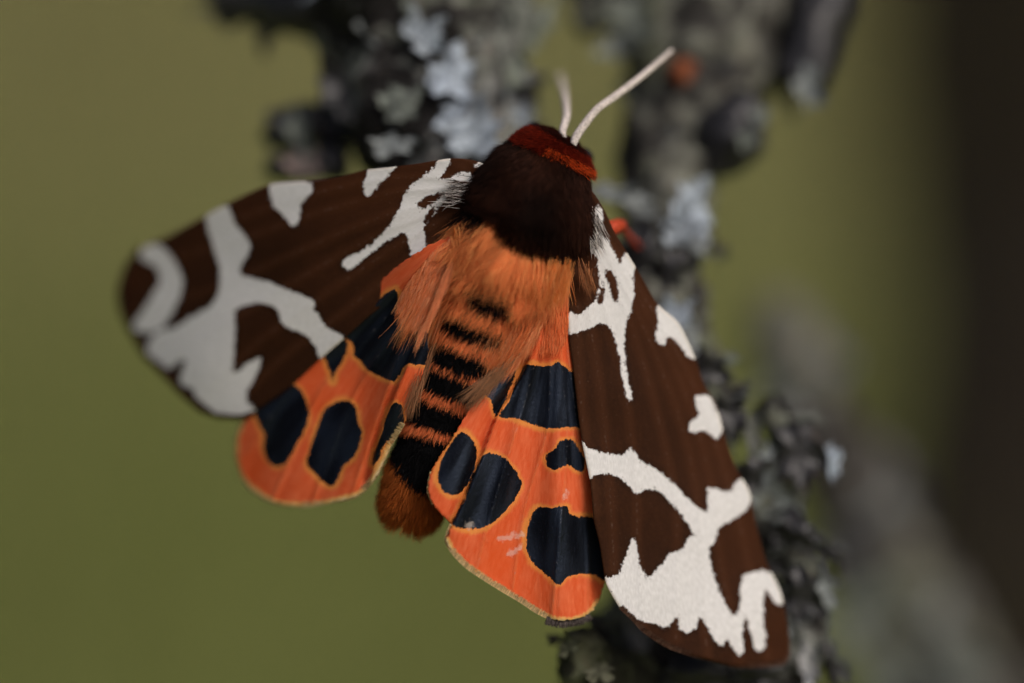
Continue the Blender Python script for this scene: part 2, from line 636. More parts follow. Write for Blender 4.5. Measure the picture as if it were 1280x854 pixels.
# small broken twig with reddish wood
tD = stem('twig', [(1010, -120, 2.3, .24), (1030, -20, 2.0, .20), (1015, 50, 1.85, .19), (998, 105, 1.75, .17)], br, M_LB, .05, 3, 4, 20, 40)
tE = stem('twig', [(905, 215, 1.6, .12), (908, 180, 1.6, .22), (920, 150, 1.6, .20), (945, 128, 1.6, .10)], br, M_LB, .05, 3, 5, 20, 30)
tF = stem('twig', [(885, 700, 1.2, .24), (960, 640, 1.1, .20), (985, 560, 1.0, .10), (960, 500, 1.0, .07)], br, M_BARK, .05, 3, 6, 20, 40)
tG = stem('twig', [(900, 900, 1.2, .34), (985, 830, 1.05, .20), (1000, 740, 1.0, .15), (985, 660, 1.0, .12)], br, M_BARK, .06, 3, 7, 20, 40)
tI = stem('twig', [(430, 20, 1.8, .22), (370, 5, 1.85, .20), (310, -5, 1.95, .15), (262, -10, 2.0, .06)], br, M_LB, .07, 3, 9, 20, 40)
tJ = stem('twig', [(430, 150, 1.7, .16), (380, 160, 1.65, .12), (345, 168, 1.65, .09)], br, M_LB, .06, 3, 10, 18, 30)
tK = stem('twig', [(430, 205, 1.6, .14), (380, 208, 1.6, .11), (345, 212, 1.65, .07)], br, M_LB, .05, 3, 11, 18, 30)
tL = stem('twig', [(850, 930, 1.3, .40), (790, 880, .95, .30), (745, 838, .62, .21), (712, 800, .50, .12)], br, M_STUB, .07, 3.2, 12, 28, 50)
tH = stem('twig', [(770, 0, 2.2, .16), (735, 30, 2.2, .10), (722, -30, 2.3, .08)], br, M_BARK, .04, 3, 8, 16, 30)
V, F, *_ = tube([W(858, 84, 1.72), W(852, 94, 1.62), W(848, 102, 1.55)], [.09, .085, .05], 18, 14, .02, 5, 4)
mesh_obj('broken_twig_end', V, F, M_BUD, br)

# lobes one can point out in the photograph: px, py, depth, half width px, half height px, spin, facing, set
UP = (0, -1, .35)
EX = [
    (592, 168, .95, 40, 30, .8, (.1, -1, .3), 1), (570, 150, 1.0, 24, 20, .2, (-.2, -1, .4), 1), (530, 45, 1.0, 26, 30, .5, (0, -1, .5), 1),
    (565, 95, 1.0, 34, 30, 1.2, (.2, -1, .3), 1), (508, 4, 1.25, 30, 22, 0, (0, -1, .5), 1), (462, 33, 1.2, 17, 26, .4, (0, -1, .3), 0),
    (376, 165, 1.5, 15, 36, 0, (-.3, -1, .3), 0), (380, 205, 1.45, 22, 18, 0, (0, -1, .3), 0), (500, 130, .95, 26, 24, 0, (0, -1, .3), 0),
    (490, 182, .8, 26, 16, 0, (0, -1, .4), 0), (455, 150, 1.2, 20, 26, 0, (0, 1, -.1), 2), (430, 110, 1.3, 34, 44, 0, (.1, 1, 0), 2),
    (545, 25, 1.2, 24, 20, 2, (0, -1, .3), 0), (600, 60, 1.25, 15, 44, .3, (.3, -1, .3), 0), (615, 115, 1.2, 11, 36, -.25, (0, -1, .2), 0),
    (655, 150, 1.3, 12, 24, .25, (0, -1, .2), 1), (618, 25, 1.35, 22, 56, 0, (0, -1, .3), 4), (650, 15, 1.5, 24, 40, -.3, (.3, -1, .2), 4), (672, 35, 1.6, 16, 44, -.6, (.2, -1, .2), 4), (640, 75, 1.4, 15, 40, .3, (0, -1, 0), 4), (620, 85, 1.4, 16, 26, .2, (0, -1, .2), 4), (655, 110, 1.5, 26, 26, .2, (0, 1, .2), 2),
    (345, 165, 1.7, 20, 26, 0, (.3, 1, .1), 2), (348, 212, 1.7, 20, 14, 0, (0, 1, 0), 2), (300, 8, 2.0, 50, 24, -.2, (0, 1, -.2), 2), (335, 30, 1.9, 22, 30, .4, (.2, 1, -.2), 2), (365, 5, 1.8, 40, 30, .1, (.2, 1, -.2), 2),
    (790, 22, 1.75, 26, 26, 0, (0, -1, .3), 0), (775, 55, 1.8, 30, 18, .4, (0, -1, .2), 0), (865, 262, 1.15, 26, 36, .3, (.2, -1, .3), 1), (850, 288, 1.1, 24, 20, 0, (-.1, -1, .3), 1),
    (870, 305, 1.2, 14, 24, 0, (.2, -1, .2), 1), (898, 314, 1.4, 15, 9, 0, (0, 1, 0), 2), (765, 243, 1.1, 32, 13, 0, (0, -1, .4), 0), (802, 256, 1.05, 20, 16, 0, (0, -1, .3), 0),
    (1012, 108, 1.5, 17, 30, .1, (0, -1, .2), 0), (950, 146, 1.35, 12, 14, 0, (0, -1, .3), 0), (934, 174, 1.35, 12, 14, 0, (0, -1, .3), 0), (905, 175, 1.75, 34, 40, .5, (.2, 1, .1), 2), (990, 85, 2.0, 22, 46, .2, (.2, 1, 0), 2),
    (800, 320, 1.05, 30, 40, .3, (0, 1, 0), 2), (835, 345, 1.0, 30, 40, .3, (.2, 1, 0), 2), (845, 395, .9, 24, 20, .6, (0, -1, .3), 1), (860, 425, .95, 16, 24, .4, (.2, -1, .3), 0),
    (885, 462, .8, 24, 26, .2, (.2, 1, .1), 2), (912, 450, .95, 13, 8, .3, (0, -1, .5), 0), (914, 521, .75, 22, 27, 0, (-.1, 1, .1), 2), (938, 545, .9, 14, 34, .3, (.4, -1, .3), 0),
    (955, 580, .85, 10, 30, -.3, (.3, -1, .2), 0), (940, 592, .78, 20, 26, .2, (.2, 1, 0), 2), (1000, 566, .85, 36, 46, -.3, (.1, 1, -.1), 2), (1041, 577, .85, 9, 24, .1, (.5, -1, .1), 1), (1008, 527, 1.1, 22, 7, -.2, (0, -.6, 1), 0),
    (985, 642, .95, 20, 15, .2, (0, -1, .4), 0), (995, 668, .8, 38, 22, .4, (0, 1, .1), 2), (1035, 690, 1.1, 18, 16, .7, (.2, 1, .1), 2), (1052, 708, 1.1, 8, 18, 0, (.2, 1, .1), 2), (1005, 745, .75, 26, 38, 0, (.2, 1, .1), 2),
    (1003, 768, .8, 11, 13, 0, (0, -1, .3), 0), (980, 785, .8, 9, 14, 0, (0, -1, .3), 0), (1012, 832, .8, 14, 30, 0, (0, -1, .3), 1), (1035, 825, 1.0, 16, 40, -.3, (.2, 1, 0), 2), (925, 490, .9, 12, 12, 0, (.2, 1, 0), 2),
    (800, 838, .9, 50, 24, 0, (0, 1, 0), 2), (745, 790, .8, 22, 22, 0, (-.2, 1, 0), 2), (712, 808, .35, 15, 13, .4, (-.3, -1, .2), 3), (692, 800, .5, 9, 8, .4, (-.3, 1, .2), 2), (750, 840, .35, 20, 14, .2, (0, -1, .2), 3), (870, 845, .7, 60, 22, 0, (0, 1, 0), 2), (950, 845, .7, 44, 18, 0, (0, 1, 0), 2),
    (960, 615, .9, 26, 30, .3, (.1, -1, .2), 0), (970, 700, .9, 20, 30, .3, (.1, 1, .2), 2),
]
for i, (px, py, dy, hw, hh_, spin, f, st) in enumerate(EX):
    k = (DIST + dy) / DIST / PPC * 1.28
    me = {1: LOBES2, 3: LOBES3, 4: LOBES4}.get(st, LOBES)
    me = me[i % len(me)]
    n = cdir(*f)
    o = bpy.data.objects.new('lichen_lobe', me)
    # lobe plane: local x to the right, local y up in the picture
    z = Vector(n).normalized()
    if st == 2:
        pass
    x = Vector(cdir(1, 0, 0))
    x = (x - z * x.dot(z)).normalized()
    y = z.cross(x)
    m3 = Matrix((x, y, z)).transposed().to_4x4() @ Matrix.Rotation(spin, 4, 'Z')
    m = Matrix.Translation(Vector(W(px, py, dy)) - br.location) @ m3 @ Matrix.Diagonal((hw * k, hh_ * k, (hw + hh_) * .5 * k, 1))
    link(o, br)
    o.matrix_local = m
scatter(br, [tA], 112, .05, .13, LOBES + LOBES + LOBES2[:2], 11, .3)
scatter(br, [tB], 18, .06, .13, LOBES, 12, .3)
scatter(br, [tC, tC, tC, tG], 56, .06, .15, LOBES, 13, .25)

# ---- blurred branch further back
bb = thing('background_branch', 'very blurred grey lichened branch behind, at lower right', 'branch', tuple(W(1100, 700, 5.5)))
uA = stem('limb', [(975, 385, 5.2, .12), (985, 440, 5.0, .25), (1010, 520, 5.0, .28), (1065, 600, 5.2, .32), (1100, 700, 5.5, .38), (1150, 820, 5.8, .50), (1220, 1000, 6.3, .65), (1280, 1250, 6.8, .7)], bb, M_BARK2, .16, 1.6, 9, 36, 80)
for i, (px, py, dy, hw, hh_, st) in enumerate([(1080, 765, 4.8, 66, 30, 1), (1160, 770, 5.2, 34, 30, 0), (1110, 845, 5.0, 50, 30, 1), (1205, 835, 5.2, 44, 36, 0), (990, 470, 4.7, 26, 40, 0), (1035, 530, 4.8, 30, 34, 0), (1085, 630, 5.0, 26, 40, 0), (1060, 690, 5.0, 50, 40, 2), (985, 520, 4.6, 40, 44, 2), (980, 425, 4.8, 18, 20, 2), (1120, 660, 5.2, 34, 34, 2)]):
    k = (DIST + dy) / DIST / PPC * 1.2
    f = cdir(*((0, 1, 0) if st == 2 else (random.uniform(-.3, .3), -1, .4)))
    put_lobe(bb, W(px, py, dy), f, hw * k, hh_ * k, random.uniform(0, 6), LOBES[i % 7])
scatter(bb, [uA], 9, .12, .22, LOBES, 21, .5)

# ------------------------------------------------------------------ the moth
moth = thing('tiger_moth', 'moth with brown and white forewings, orange hindwings with black spots, on the branch', 'moth', tuple(W(660, 280, .45)))


def fw_depth_left(x, y):
    t = np.clip((575 - x) / 425, 0, 1.2)
    return .02 + .28 * t + .95 * t * t - .02 * np.sin((x + y) * .02)


def fw_depth_right(x, y):
    # distance across the wing from its hind edge
    hx = np.interp(y, [250, 375, 465, 555, 648, 725, 850], [716, 710, 717, 728, 742, 757, 775])
    s = np.clip(x - hx, 0, 400)
    return .02 + .0021 * s - .00003 * (y - 520) + .00000 * s - .04 * np.sin(np.clip(s / 200, 0, 1) * math.pi)


RUBS = [[(622, 672), (640, 667), (656, 666), (655, 671), (638, 676), (624, 677)], [(634, 692), (646, 682), (652, 680), (650, 688), (640, 697)], [(702, 622), (708, 612), (711, 614), (708, 624)], [(580, 656), (588, 651), (592, 656), (588, 662)]]


def make_wing(name, outline, depth, root, polys, holes, veins, mat, spacing=2.6, fold=None, pleat=0.0, npleat=9, leadline=None, thick=.006, outsp=7, rugged=0, vh=.004, margin=None):
    ol = spline(outline, outsp)
    # even out the rim
    seg = np.linalg.norm(np.roll(ol, -1, 0) - ol, axis=1)
    s = np.concatenate([[0], np.cumsum(seg)])
    cl = np.vstack([ol, ol[:1]])
    u = np.linspace(0, s[-1], int(s[-1] / 2.4), endpoint=False)
    ol = np.stack([np.interp(u, s, cl[:, i]) for i in range(2)], -1)
    if rugged:
        ol = ol + rng.normal(0, rugged, ol.shape)
    x0, y0 = ol.min(0)
    x1, y1 = ol.max(0)
    pts = []
    j = 0
    yy = y0
    while yy < y1:
        xx = np.arange(x0 + (spacing / 2 if j % 2 else 0), x1, spacing)
        pts.append(np.stack([xx, np.full_like(xx, yy)], -1))
        yy += spacing * .866
        j += 1
    pts = np.vstack(pts)
    sdv = sdf(pts, ol)
    pts = pts[sdv < -spacing * .6]
    allp = np.vstack([ol, pts])
    n = len(ol)
    res = delaunay_2d_cdt([Vector(q) for q in allp], [(i, (i + 1) % n) for i in range(n)], [], 1, 1e-4)
    P = np.array([tuple(q) for q in res[0]])
    F = [f for f in res[2]]
    edge = seg_dist(P, ol)
    vd = np.full(len(P), 50.)
    for v in veins:
        vd = np.minimum(vd, seg_dist(P, spline(v, 5, False), False))
    dx, dy_ = P[:, 0] - root[0], P[:, 1] - root[1]
    ang = np.arctan2(dy_, dx)
    ang = np.where(ang < -math.pi / 2, ang + 2 * math.pi, ang)
    rad = np.hypot(dx, dy_)
    Yd = depth(P[:, 0], P[:, 1])
    Yd = Yd - vh * np.exp(-(vd / 2.6) ** 2)
    if pleat:
        Yd = Yd + pleat * 2.2 * np.array([noise.noise(Vector((a * npleat * .8, r * .004, 3.7))) for a, r in zip(ang, rad)]) * np.clip(rad / 220, 0, 1)
    if fold is not None:
        Yd = Yd + fold(P)
    wv = np.array([noise.noise(Vector((x * .012, y * .012, 5))) for x, y in P])
    Yd = Yd + .02 * wv
    V = W(P[:, 0], P[:, 1], Yd)
    o = mesh_obj(name, V, F, mat, moth)
    me = o.data
    # faces towards the camera
    nrm = np.array(me.polygons[len(F) // 2].normal)
    if nrm @ cdir(0, -1, 0) < 0:
        me.flip_normals()
    attr(me, 'sd', sdf_set(P, polys, holes))
    attr(me, 'edge', edge if margin is None else seg_dist(P, spline(margin, 6, False), False))
    attr(me, 'vein', vd)
    attr(me, 'rub', sdf_set(P, RUBS))
    attr(me, 'ang', ang)
    attr(me, 'rad', rad)
    if leadline is not None:
        attr(me, 'lead', np.clip(1 - seg_dist(P, spline(leadline, 5, False), False) / 90, 0, 1))
    md = o.modifiers.new('thickness', 'SOLIDIFY')
    md.thickness = thick
    md.offset = -1
    return o, ol


# --- left forewing
FL_out = [(640, 225), (600, 203), (566, 198), (520, 205), (488, 209), (455, 213), (425, 221), (391, 226), (340, 230), (295, 249), (260, 268), (210, 295), (177, 311), (160, 335), (151, 365), (155, 392), (168, 418), (183, 443), (203, 464), (228, 490), (250, 509), (270, 518), (300, 520), (316, 515), (363, 483), (400, 449), (428, 425), (460, 396), (495, 368), (518, 338), (538, 315), (560, 300), (590, 290), (640, 265)]
FL_white = [
    [(175, 310), (198, 305), (218, 325), (229, 348), (227, 366), (220, 383), (211, 400), (195, 414), (172, 415), (168, 405), (185, 378), (198, 357), (200, 346), (193, 333), (178, 325)],
    [(262, 258), (285, 258), (293, 278), (310, 300), (312, 315), (300, 335), (307, 346), (335, 352), (358, 362), (391, 375), (393, 388), (408, 408), (430, 424), (403, 449), (396, 440), (393, 433), (381, 418), (361, 410), (350, 400), (348, 388), (333, 380), (310, 380), (295, 388), (293, 415), (293, 440), (293, 466), (310, 453), (325, 447), (325, 455), (318, 473), (309, 490), (310, 503), (320, 516), (300, 522), (270, 516), (253, 503), (243, 495), (240, 485), (231, 484), (225, 473), (232, 452), (223, 453), (210, 461), (195, 449), (183, 440), (188, 425), (198, 415), (218, 409), (245, 393), (265, 380), (273, 365), (275, 338), (268, 315), (260, 285), (257, 268)],
    [(338, 226), (360, 224), (389, 230), (388, 243), (376, 256), (373, 276), (366, 285), (358, 273), (343, 258), (337, 243)],
    [(455, 230), (463, 208), (490, 203), (497, 207), (476, 228), (463, 244), (456, 241)],
    [(427, 331), (430, 325), (453, 313), (475, 296), (490, 278), (499, 260), (505, 245), (520, 226), (540, 212), (548, 199), (564, 198), (556, 214), (548, 223), (560, 224), (578, 215), (598, 222), (584, 230), (570, 239), (555, 251), (543, 266), (531, 282), (533, 305), (536, 318), (523, 337), (517, 330), (512, 310), (508, 294), (500, 293), (475, 308), (453, 325), (435, 338)],
    [(592, 207), (613, 196), (616, 202), (600, 210)],
]
FL_holes = [[(522, 256), (530, 247), (550, 240), (556, 242), (541, 254), (528, 262)], [(530, 271), (544, 258), (541, 268), (532, 280)]]
FL_veins = [[(600, 235), (500, 240), (400, 265), (300, 300), (190, 330)], [(600, 240), (480, 270), (360, 320), (270, 360), (165, 390)], [(590, 250), (480, 290), (380, 345), (290, 400), (200, 455)], [(590, 255), (500, 305), (410, 365), (320, 430), (245, 500)], [(590, 260), (510, 325), (430, 390), (350, 450), (285, 515)], [(600, 228), (500, 222), (400, 240), (300, 272)]]
make_wing('forewing', FL_out, fw_depth_left, (620, 240), FL_white, FL_holes, FL_veins, M_FW, leadline=[q for q in FL_out[1:14]], pleat=.009, npleat=6)

# --- right forewing
FR_out = [(700, 240), (735, 235), (755, 262), (768, 290), (782, 313), (800, 343), (822, 380), (848, 404), (868, 445), (880, 480), (896, 508), (906, 545), (920, 585), (937, 615), (946, 660), (959, 705), (976, 740), (985, 785), (987, 815), (980, 829), (955, 833), (920, 833), (895, 827), (860, 818), (833, 808), (805, 790), (788, 772), (775, 760), (764, 742), (757, 726), (750, 682), (742, 648), (738, 604), (728, 555), (723, 520), (717, 465), (711, 425), (710, 380), (714, 345), (700, 300)]
FR_white = [
    [(747, 255), (753, 262), (755, 275), (753, 288), (763, 305), (769, 319), (775, 331), (780, 318), (788, 317), (795, 333), (791, 346), (793, 362), (790, 385), (783, 403), (780, 425), (782, 453), (785, 475), (790, 495), (789, 501), (784, 499), (779, 478), (774, 445), (770, 428), (765, 414), (755, 405), (743, 408), (728, 414), (718, 417), (706, 414), (706, 391), (723, 393), (733, 385), (743, 375), (749, 363), (750, 348), (747, 335), (745, 320), (738, 313), (742, 300), (745, 285), (744, 268)],
    [(821, 383), (832, 384), (852, 400), (868, 430), (872, 450), (860, 446), (845, 426), (835, 420), (830, 430), (823, 429), (819, 418), (823, 405)],
    [(869, 495), (888, 496), (895, 512), (906, 532), (900, 545), (893, 548), (883, 539), (868, 541), (860, 538), (863, 528), (873, 520), (870, 508)],
    [(722, 552), (735, 560), (753, 565), (778, 569), (787, 559), (800, 575), (818, 585), (843, 605), (860, 623), (882, 641), (885, 630), (884, 613), (893, 610), (913, 615), (922, 600), (936, 600), (942, 617), (936, 633), (928, 641), (910, 653), (898, 661), (895, 675), (887, 685), (888, 700), (895, 725), (900, 740), (912, 765), (918, 771), (924, 760), (925, 740), (928, 721), (940, 715), (960, 714), (982, 721), (982, 742), (976, 756), (967, 753), (957, 738), (955, 750), (955, 780), (958, 800), (953, 813), (945, 813), (940, 795), (932, 768), (929, 790), (930, 813), (925, 819), (918, 815), (909, 799), (903, 808), (893, 800), (884, 785), (880, 774), (873, 773), (870, 785), (858, 791), (849, 785), (848, 773), (843, 773), (833, 785), (820, 780), (795, 774), (775, 762), (760, 735), (754, 724), (773, 718), (780, 700), (791, 674), (796, 683), (800, 708), (810, 722), (825, 708), (838, 693), (853, 685), (861, 673), (867, 668), (860, 655), (850, 641), (840, 630), (825, 615), (808, 612), (798, 617), (790, 613), (778, 600), (763, 593), (748, 594), (737, 598), (730, 610)],
]
FR_holes = [[(757, 337), (763, 337), (771, 353), (773, 373), (769, 379), (763, 363), (758, 348)], [(753, 352), (757, 366), (755, 377), (750, 381), (747, 376), (750, 363)]]
FR_veins = [[(728, 330), (737, 400), (747, 465), (757, 550), (764, 640), (768, 715)], [(735, 320), (760, 400), (783, 500), (795, 610), (797, 690), (805, 785)], [(745, 310), (790, 410), (822, 520), (845, 630), (845, 720), (845, 800)], [(750, 305), (800, 400), (845, 510), (868, 600), (876, 690), (880, 780), (885, 820)], [(752, 300), (805, 385), (860, 500), (890, 610), (900, 700), (925, 825)], [(755, 295), (820, 395), (875, 500), (912, 610), (935, 700), (960, 825)], [(724, 340), (722, 420), (728, 520), (745, 640)]]
make_wing('forewing', FR_out, fw_depth_right, (735, 260), FR_white, FR_holes, FR_veins, M_FW, leadline=FR_out[2:20], pleat=.009, npleat=6)


# --- left hindwing
def stepf(s, a, b):
    t = np.clip((s - a) / (b - a), 0, 1)
    return t * t * (3 - 2 * t)


def side(P, line):
    """signed distance to an open polyline, positive to its left in picture axes"""
    a = spline(line, 5, False)
    best = np.full(len(P), 1e9)
    sg = np.ones(len(P))
    for i in range(len(a) - 1):
        d = a[i + 1] - a[i]
        q = P - a[i]
        t = np.clip((q @ d) / max(d @ d, 1e-9), 0, 1)
        r = q - t[:, None] * d
        dd = np.sqrt((r * r).sum(1))
        cr = d[0] * q[:, 1] - d[1] * q[:, 0]
        up = dd < best - 1e-9
        best = np.where(up, dd, best)
        sg = np.where(up, np.sign(cr), sg)
    return best * sg


HL_out = [(592, 292), (568, 322), (556, 345), (545, 375), (534, 402), (535, 440), (530, 462), (521, 485), (511, 505), (505, 530), (496, 545), (488, 558), (478, 580), (470, 596), (456, 613), (440, 623), (415, 628), (380, 633), (345, 630), (318, 616), (303, 598), (295, 570), (296, 545), (304, 526), (316, 500), (350, 460), (400, 415), (450, 375), (500, 330), (545, 303)]
HL_black = [
    [(425, 415), (465, 380), (494, 362), (500, 388), (507, 403), (515, 413), (528, 406), (540, 405), (540, 452), (520, 456), (508, 455), (500, 467), (493, 477), (478, 472), (460, 463), (450, 450), (443, 445), (440, 428)],
    [(410, 425), (432, 424), (434, 435), (430, 448), (420, 463), (415, 477), (412, 464), (407, 450), (400, 440)],
    [(330, 480), (365, 480), (380, 495), (386, 520), (378, 543), (367, 563), (358, 578), (345, 583), (333, 575), (329, 558), (330, 543), (323, 528), (315, 510), (318, 492)],
    [(405, 513), (420, 503), (435, 501), (444, 508), (447, 528), (452, 543), (443, 570), (428, 585), (420, 605), (410, 607), (400, 599), (383, 580), (388, 560), (398, 530)],
    [(493, 503), (503, 510), (505, 528), (493, 545), (479, 557), (472, 577), (465, 582), (467, 568), (478, 540), (485, 515)],
]
HL_fold = [(552, 365), (529, 410), (507, 460), (490, 500), (474, 545), (462, 600)]


def hl_depth(x, y):
    b = fw_depth_left(x, y) + .05
    # lifts over the abdomen's flank
    return b - .16 * stepf(x, 440, 540)


def hl_foldf(P):
    s = -side(P, HL_fold)       # positive: outer (main) side
    return .05 * np.exp(-(np.minimum(s, 0) / 9) ** 2) * stepf(s, 2, -3) - .025 * np.exp(-(s / 14) ** 2) * (s > 0)


HL_veins = [[(560, 330), (510, 420), (480, 500), (440, 620)], [(560, 320), (490, 420), (440, 500), (390, 630)], [(560, 310), (470, 410), (400, 490), (340, 628)], [(550, 310), (440, 410), (360, 490), (300, 580)]]
make_wing('hindwing', HL_out, hl_depth, (590, 270), HL_black, [], HL_veins, M_HW, fold=hl_foldf, pleat=.026, npleat=11, rugged=.6, vh=.010, margin=HL_out[11:24])

# --- right hindwing
HR_out = [(690, 330), (705, 345), (716, 370), (722, 420), (732, 500), (748, 580), (760, 650), (765, 700), (756, 728), (748, 752), (738, 766), (720, 774), (700, 776), (685, 773), (668, 764), (650, 752), (620, 734), (585, 711), (566, 692), (557, 675), (563, 656), (551, 642), (541, 630), (535, 613), (539, 590), (555, 563), (572, 538), (587, 511), (604, 492), (620, 476), (632, 455), (645, 432), (668, 390), (682, 350)]
HR_black = [
    [(656, 456), (673, 458), (689, 458), (697, 453), (705, 458), (714, 465), (730, 468), (740, 530), (723, 534), (695, 535), (676, 534), (660, 528), (643, 523), (624, 521), (635, 503), (645, 478)],
    [(638, 448), (646, 458), (638, 485), (628, 508), (620, 521), (616, 513), (614, 500), (604, 489), (618, 472), (628, 455)],
    [(715, 549), (723, 560), (731, 575), (727, 590), (716, 585), (709, 581), (695, 588), (685, 583), (682, 570), (692, 563), (700, 552)],
    [(670, 635), (690, 635), (708, 633), (713, 643), (725, 646), (745, 648), (768, 660), (770, 720), (754, 726), (748, 722), (738, 718), (720, 718), (708, 723), (700, 731), (693, 728), (683, 718), (665, 703), (658, 685), (660, 658)],
    [(606, 568), (618, 567), (633, 575), (645, 590), (652, 605), (643, 625), (626, 645), (608, 658), (593, 661), (570, 659), (565, 653), (578, 628), (590, 598), (598, 580)],
    [(576, 540), (588, 547), (597, 567), (590, 593), (580, 612), (570, 619), (558, 616), (550, 608), (547, 591), (555, 570), (565, 552)],
]
HR_fold = [(672, 420), (658, 455), (640, 490), (620, 522), (603, 568), (590, 600), (578, 628), (563, 660)]


def hr_depth(x, y):
    b = fw_depth_right(np.minimum(x, 712 + 0 * x), y)
    return b + .055 + .0018 * (np.clip(x, 700, 800) - 712) - .19 * stepf(x, 690, 560) - .05 * np.exp(-((x - 690) / 30) ** 2)


def hr_foldf(P):
    s = side(P, HR_fold)       # positive: main side
    s = np.where(P[:, 0] > 0, s, s)
    return .06 * np.exp(-(np.minimum(s, 0) / 9) ** 2) * stepf(s, 2, -3) - .03 * np.exp(-(s / 16) ** 2) * (s > 0)


_s = side(np.array([[700., 560.]]), HR_fold)[0]
if _s < 0:
    HR_fold = HR_fold[::-1]
_s = side(np.array([[400., 520.]]), HL_fold)[0]
if _s > 0:
    HL_fold = HL_fold[::-1]
HR_veins = [[(690, 360), (688, 460), (683, 540), (655, 640), (640, 745)], [(695, 360), (703, 460), (709, 560), (701, 650), (690, 770)], [(700, 365), (715, 480), (727, 580), (735, 680), (735, 765)], [(685, 370), (665, 470), (645, 540), (620, 620), (595, 715)]]
make_wing('hindwing', HR_out, hr_depth, (700, 330), HR_black, [], HR_veins, M_HW, fold=hr_foldf, pleat=.024, npleat=12, rugged=.6, vh=.010, margin=HR_out[9:20])

# --- body: one continuous surface from head to tail
BODY = [(706, 168, .16, 6, .03), (702, 175, .14, 26, .13), (695, 188, .10, 40, .22), (684, 212, .03, 52, .30), (674, 235, .0, 63, .35), (664, 262, .0, 67, .37), (652, 290, .03, 61, .35), (637, 325, .09, 54, .32), (616, 375, .12, 48, .30), (594, 425, .12, 45, .29), (576, 470, .13, 42, .28), (558, 515, .15, 40, .26), (541, 558, .17, 38, .24), (526, 598, .19, 34, .21), (517, 625, .2, 27, .16), (511, 643, .21, 9, .05)]
BODY = [(a, b, c + .07, d, e) for a, b, c, d, e in BODY]
BS = spline(BODY, 7, False)
NSEG = 44
tx = np.gradient(BS[:, :2], axis=0)
tx /= np.linalg.norm(tx, axis=1)[:, None]
nxp = np.stack([-tx[:, 1], tx[:, 0]], -1)
BANDS = [
    [(597, 372), (612, 368), (632, 380), (630, 393), (612, 398), (598, 388)],
    [(562, 405), (580, 400), (605, 412), (625, 422), (622, 436), (600, 434), (575, 424), (562, 415)],
    [(540, 438), (555, 432), (580, 442), (606, 454), (615, 466), (600, 474), (575, 470), (550, 458), (540, 450)],
    [(528, 470), (545, 465), (575, 476), (605, 488), (608, 506), (585, 506), (555, 498), (528, 488)],
    [(512, 506), (530, 502), (560, 514), (592, 525), (588, 545), (560, 544), (535, 536), (511, 528)],
    [(497, 552), (515, 546), (540, 552), (572, 560), (578, 590), (560, 616), (530, 622), (505, 600), (494, 575)],
]
BANDS = [np.array(q, float) for q in BANDS]


def body_color(P, t):
    """P in photo pixels, t = position along the body 0..1 -> linear colours"""
    n = len(P)
    peach = np.array([.86, .31, .105])
    orange = np.array([.74, .20, .070])
    rust = np.array([.38, .10, .02])
    brown = np.array([.0135, .0062, .0042])
    red = np.array([.26, .018, .006])
    black = np.array([.0045, .0042, .0050])
    c = np.repeat(orange[None], n, 0)
    up = np.clip((470 - P[:, 1]) / 120, 0, 1)[:, None]
    c = c * (1 - up) + peach * up
    sv = np.full(n, 99.)
    for q in BANDS:
        sv = np.minimum(sv, sdf(P, spline(q, 4)))
    c[sv < 1.0] = black
    # tail tuft
    tail = (t > .86) & (sv > 0)
    c[tail] = rust
    th = t < .25
    c[th] = brown
    return c, sv, th


ring_t = np.linspace(0, 1, len(BS))
V, col = [], []
for i in range(len(BS)):
    px, py, cy, rx, ry = BS[i]
    for j in range(NSEG):
        an = 2 * math.pi * j / NSEG
        q = np.array([px, py]) + nxp[i] * rx * math.cos(an)
        V.append(W(q[0], q[1], cy - ry * math.sin(an) * (1 if math.sin(an) > 0 else .8)))
V = np.array(V)
nr = len(BS)
F = [(i * NSEG + j, i * NSEG + (j + 1) % NSEG, (i + 1) * NSEG + (j + 1) % NSEG, (i + 1) * NSEG + j) for i in range(nr - 1) for j in range(NSEG)]
F.append(tuple(range(NSEG))[::-1])
F.append(tuple((nr - 1) * NSEG + j for j in range(NSEG)))
body = mesh_obj('body', V, F, M_BODY, moth)
pxs = np.array([[BS[i][0] + nxp[i][0] * BS[i][3] * math.cos(2 * math.pi * j / NSEG), BS[i][1] + nxp[i][1] * BS[i][3] * math.cos(2 * math.pi * j / NSEG)] for i in range(nr) for j in range(NSEG)])
# colours follow arc length in photo pixels
arc = np.concatenate([[0], np.cumsum(np.linalg.norm(np.diff(BS[:, :2], axis=0), axis=1))])
arc /= arc[-1]
cc, _, _ = body_color(pxs, np.repeat(arc, NSEG))
ca = body.data.attributes.new('col', 'FLOAT_COLOR', 'POINT')
ca.data.foreach_set('color', np.concatenate([cc, np.ones((len(cc), 1))], 1).astype(np.float32).ravel())


